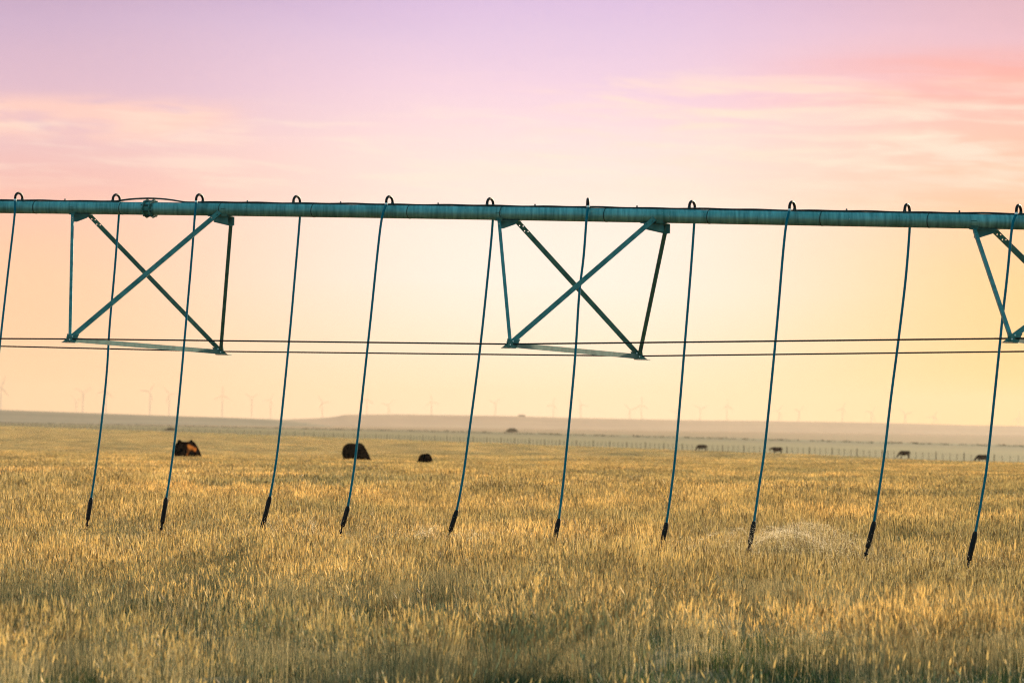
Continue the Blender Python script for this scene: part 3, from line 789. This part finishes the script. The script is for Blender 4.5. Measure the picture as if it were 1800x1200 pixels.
for i, (px, hy, ra, lb) in enumerate(T):
    o = proto if i == 0 else copy_tree(proto)
    hor = 738+(px-900)*RHO; D = min(13600, max(9000, 84*F_PX/(hor-hy)))
    h = P(px, hy, D)
    o.location = (h.x, D, h.z-86); o.rotation_euler = (0,0,R(random.Random(i).uniform(-40,30)))
    for ch in [q for q in bpy.data.objects if q.parent is o and q.name.startswith('rotor')]: ch.rotation_euler = (0,R(ra),0)
    tag(o, lb, 'wind turbine', 'wind turbines on the horizon')

# ------------------------------------------------------------------ light, sky, haze
SUN_AZ = 32.0; SUN_EL = 17.0
sd = bpy.data.lights.new('sun', 'SUN'); sd.energy = 5.0; sd.angle = R(.5); sd.color = (1.0,.80,.54)
so = bpy.data.objects.new('sun', sd); COL.objects.link(so)
sv = Vector((math.sin(R(SUN_AZ))*math.cos(R(SUN_EL)), math.cos(R(SUN_AZ))*math.cos(R(SUN_EL)), math.sin(R(SUN_EL))))
so.rotation_euler = sv.to_track_quat('Z', 'Y').to_euler(); so.location = (0,0,50)

wd = bpy.data.worlds.new('World'); S.world = wd; wd.use_nodes = True; nt = wd.node_tree; n = nt.nodes; L = nt.links
n.clear()
def s2l(c): return tuple(((v/255)/12.92 if v/255 < .04045 else ((v/255+.055)/1.055)**2.4) for v in c)
def mt(op, a, b=None, c=None, clamp=False):
    k = n.new('ShaderNodeMath'); k.operation = op; k.use_clamp = clamp
    for i, v in enumerate((a, b, c)):
        if v is None: continue
        if isinstance(v, (int, float)): k.inputs[i].default_value = v
        else: L.new(v, k.inputs[i])
    return k.outputs[0]
def mixc(f, a, b, mode='MIX'):
    k = n.new('ShaderNodeMixRGB'); k.blend_type = mode
    for i, v in enumerate((f, a, b)):
        if isinstance(v, (int, float)): k.inputs[i].default_value = v
        elif isinstance(v, tuple): k.inputs[i].default_value = (*v, 1)
        else: L.new(v, k.inputs[i])
    return k.outputs[0]
def sstep(v, a, b):
    k = n.new('ShaderNodeMapRange'); k.interpolation_type = 'SMOOTHSTEP'; L.new(v, k.inputs[0])
    k.inputs[1].default_value = a; k.inputs[2].default_value = b; return k.outputs[0]
tc = n.new('ShaderNodeTexCoord'); sx = n.new('ShaderNodeSeparateXYZ'); L.new(tc.outputs['Generated'], sx.inputs[0])
el = mt('MULTIPLY', mt('ARCSINE', sx.outputs[2]), 180/math.pi)
az = mt('MULTIPLY', mt('ARCTAN2', sx.outputs[0], sx.outputs[1]), 180/math.pi)
def col_ramp(stops):
    rp = n.new('ShaderNodeValToRGB'); cr = rp.color_ramp; cr.interpolation = 'B_SPLINE' if False else 'EASE'
    cr.interpolation = 'LINEAR'
    while len(cr.elements) < len(stops): cr.elements.new(.5)
    for e, (d, c) in zip(cr.elements, stops): e.position = max(0, min(1, d/10)); e.color = (*s2l(c), 1)
    L.new(elw, rp.inputs[0]); return rp.outputs[0]
# soft warble of the elevation so that the bands are not ruler straight
mpw = n.new('ShaderNodeCombineXYZ'); L.new(mt('MULTIPLY', az, .10), mpw.inputs[0]); L.new(mt('MULTIPLY', el, .45), mpw.inputs[1])
nw = n.new('ShaderNodeTexNoise'); nw.inputs['Scale'].default_value = 1.0; nw.inputs['Detail'].default_value = 4; L.new(mpw.outputs[0], nw.inputs['Vector'])
elw = mt('DIVIDE', mt('ADD', el, mt('MULTIPLY', mt('SUBTRACT', nw.outputs['Fac'], .5), 1.3)), 10, clamp=True)
SKYL = [(0,(255,206,160)),(.9,(255,202,158)),(2.6,(255,200,164)),(3.6,(250,194,170)),(4.3,(240,184,176)),(5.2,(232,188,192)),(6.3,(216,180,200)),(7.4,(200,170,200)),(8.2,(184,156,190)),(10,(165,150,200))]
SKYC = [(0,(255,234,200)),(.9,(255,236,208)),(2.6,(255,241,231)),(3.6,(255,238,228)),(4.3,(255,230,220)),(5.2,(251,222,221)),(6.3,(238,206,225)),(7.4,(221,193,224)),(8.2,(210,182,221)),(10,(178,160,212))]
SKYR = [(0,(255,204,120)),(.9,(255,201,118)),(2.6,(255,203,138)),(3.6,(254,199,152)),(4.3,(252,188,154)),(5.2,(250,190,168)),(6.3,(242,182,176)),(7.4,(226,180,194)),(8.2,(208,168,186)),(10,(180,158,200))]
cl_, cc_, cr_ = col_ramp(SKYL), col_ramp(SKYC), col_ramp(SKYR)
c = mixc(sstep(az, -9.5, 0.0), cl_, cc_); c = mixc(sstep(az, 1.5, 10.5), c, cr_)
# thin streaked clouds
def clouds(sx_, sy_, seed, lo, hi):
    cb = n.new('ShaderNodeCombineXYZ'); L.new(mt('MULTIPLY', az, sx_), cb.inputs[0]); L.new(mt('MULTIPLY', mt('ADD', el, mt('MULTIPLY', az, .03)), sy_), cb.inputs[1]); cb.inputs[2].default_value = seed
    q = n.new('ShaderNodeTexNoise'); q.inputs['Scale'].default_value = 1; q.inputs['Detail'].default_value = 7; q.inputs['Roughness'].default_value = .55; q.inputs['Distortion'].default_value = .4
    L.new(cb.outputs[0], q.inputs['Vector']); return sstep(q.outputs['Fac'], lo, hi)
def window(v, a, b, c_, d): return mt('MULTIPLY', sstep(v, a, b), mt('SUBTRACT', 1.0, sstep(v, c_, d)))
k1 = mt('MULTIPLY', clouds(.5,3.2,3.1,.30,.58), mt('MULTIPLY', window(el, 5.0,5.4,5.8,6.15), window(az,-14,-12,-6.4,-4.6)))
c = mixc(mt('MULTIPLY', k1, .75), c, s2l((255,206,190)))
k2 = mt('MULTIPLY', clouds(.36,3.0,9.4,.42,.66), mt('MULTIPLY', window(el, 3.8,5.2,6.2,7.0), sstep(az,-3,4)))
c = mixc(mt('MULTIPLY', k2, .85), c, s2l((255,224,206)))
k3 = mt('MULTIPLY', clouds(.22,2.6,17.0,.28,.60), mt('MULTIPLY', window(el, 5.8,6.25,6.8,7.25), sstep(az,3.5,10)))
c = mixc(mt('MULTIPLY', k3, .62), c, s2l((246,160,150)))
k4 = mt('MULTIPLY', clouds(.4,3.6,23.0,.45,.7), window(el, 3.7,4.6,5.4,6.4))
c = mixc(mt('MULTIPLY', k4, .38), c, s2l((255,236,214)))
# above the frame: the sky turns blue overhead, and glows round the low sun
c = mixc(sstep(el, 9, 34), c, (.15,.48,.62))
dot = n.new('ShaderNodeVectorMath'); dot.operation = 'DOT_PRODUCT'; L.new(tc.outputs['Generated'], dot.inputs[0]); dot.inputs[1].default_value = sv
gl = mt('POWER', mt('MAXIMUM', dot.outputs['Value'], 0), 90)
c = mixc(1.0, c, mixc(1.0, (3.0,1.8,.9), gl, 'MULTIPLY'), 'ADD')
# the half of the sky behind the camera is cool blue
c = mixc(mt('MULTIPLY', sstep(mt('MULTIPLY', sx.outputs[1], -1), -.35, .5), .85), c, (.16,.50,.60))
sky = n.new('ShaderNodeTexSky'); sky.sky_type = 'NISHITA'; sky.sun_disc = False; sky.sun_elevation = R(SUN_EL); sky.sun_rotation = R(SUN_AZ)
bg1 = n.new('ShaderNodeBackground'); L.new(c, bg1.inputs[0]); bg1.inputs[1].default_value = .445
bg2 = n.new('ShaderNodeBackground'); L.new(sky.outputs[0], bg2.inputs[0]); bg2.inputs[1].default_value = .001
ads = n.new('ShaderNodeAddShader'); L.new(bg1.outputs[0], ads.inputs[0]); L.new(bg2.outputs[0], ads.inputs[1])
wo = n.new('ShaderNodeOutputWorld'); L.new(ads.outputs[0], wo.inputs[0])

hz = MB(); hz.box((0, 7950, 62), 40000, 17000, 200)
mh = bpy.data.materials.new('haze'); mh.use_nodes = True; q = mh.node_tree.nodes; q.remove(q['Principled BSDF'])
pv = q.new('ShaderNodeVolumePrincipled'); pv.inputs['Color'].default_value = (.60,.475,.375,1); pv.inputs['Density'].default_value = .8e-4; pv.inputs['Anisotropy'].default_value = .25
mh.node_tree.links.new(pv.outputs[0], q['Material Output'].inputs['Volume'])
ho = hz.build('haze', mh); tag(ho, 'pale warm haze over the distant plain', 'haze', kind='stuff')

S.view_settings.view_transform = 'Standard'; S.view_settings.look = 'None'; S.view_settings.exposure = 1.25; S.view_settings.gamma = 1
S.render.engine = 'CYCLES'
cy = S.cycles; cy.use_denoising = True; cy.denoising_prefilter = 'NONE'; cy.filter_width = 1.1; cy.max_bounces = 7; cy.diffuse_bounces = 3; cy.glossy_bounces = 2; cy.transmission_bounces = 4; cy.volume_bounces = 1; cy.transparent_max_bounces = 8
cy.use_adaptive_sampling = True; cy.adaptive_threshold = .012; cy.sample_clamp_indirect = 4; cy.caustics_reflective = False; cy.caustics_refractive = False
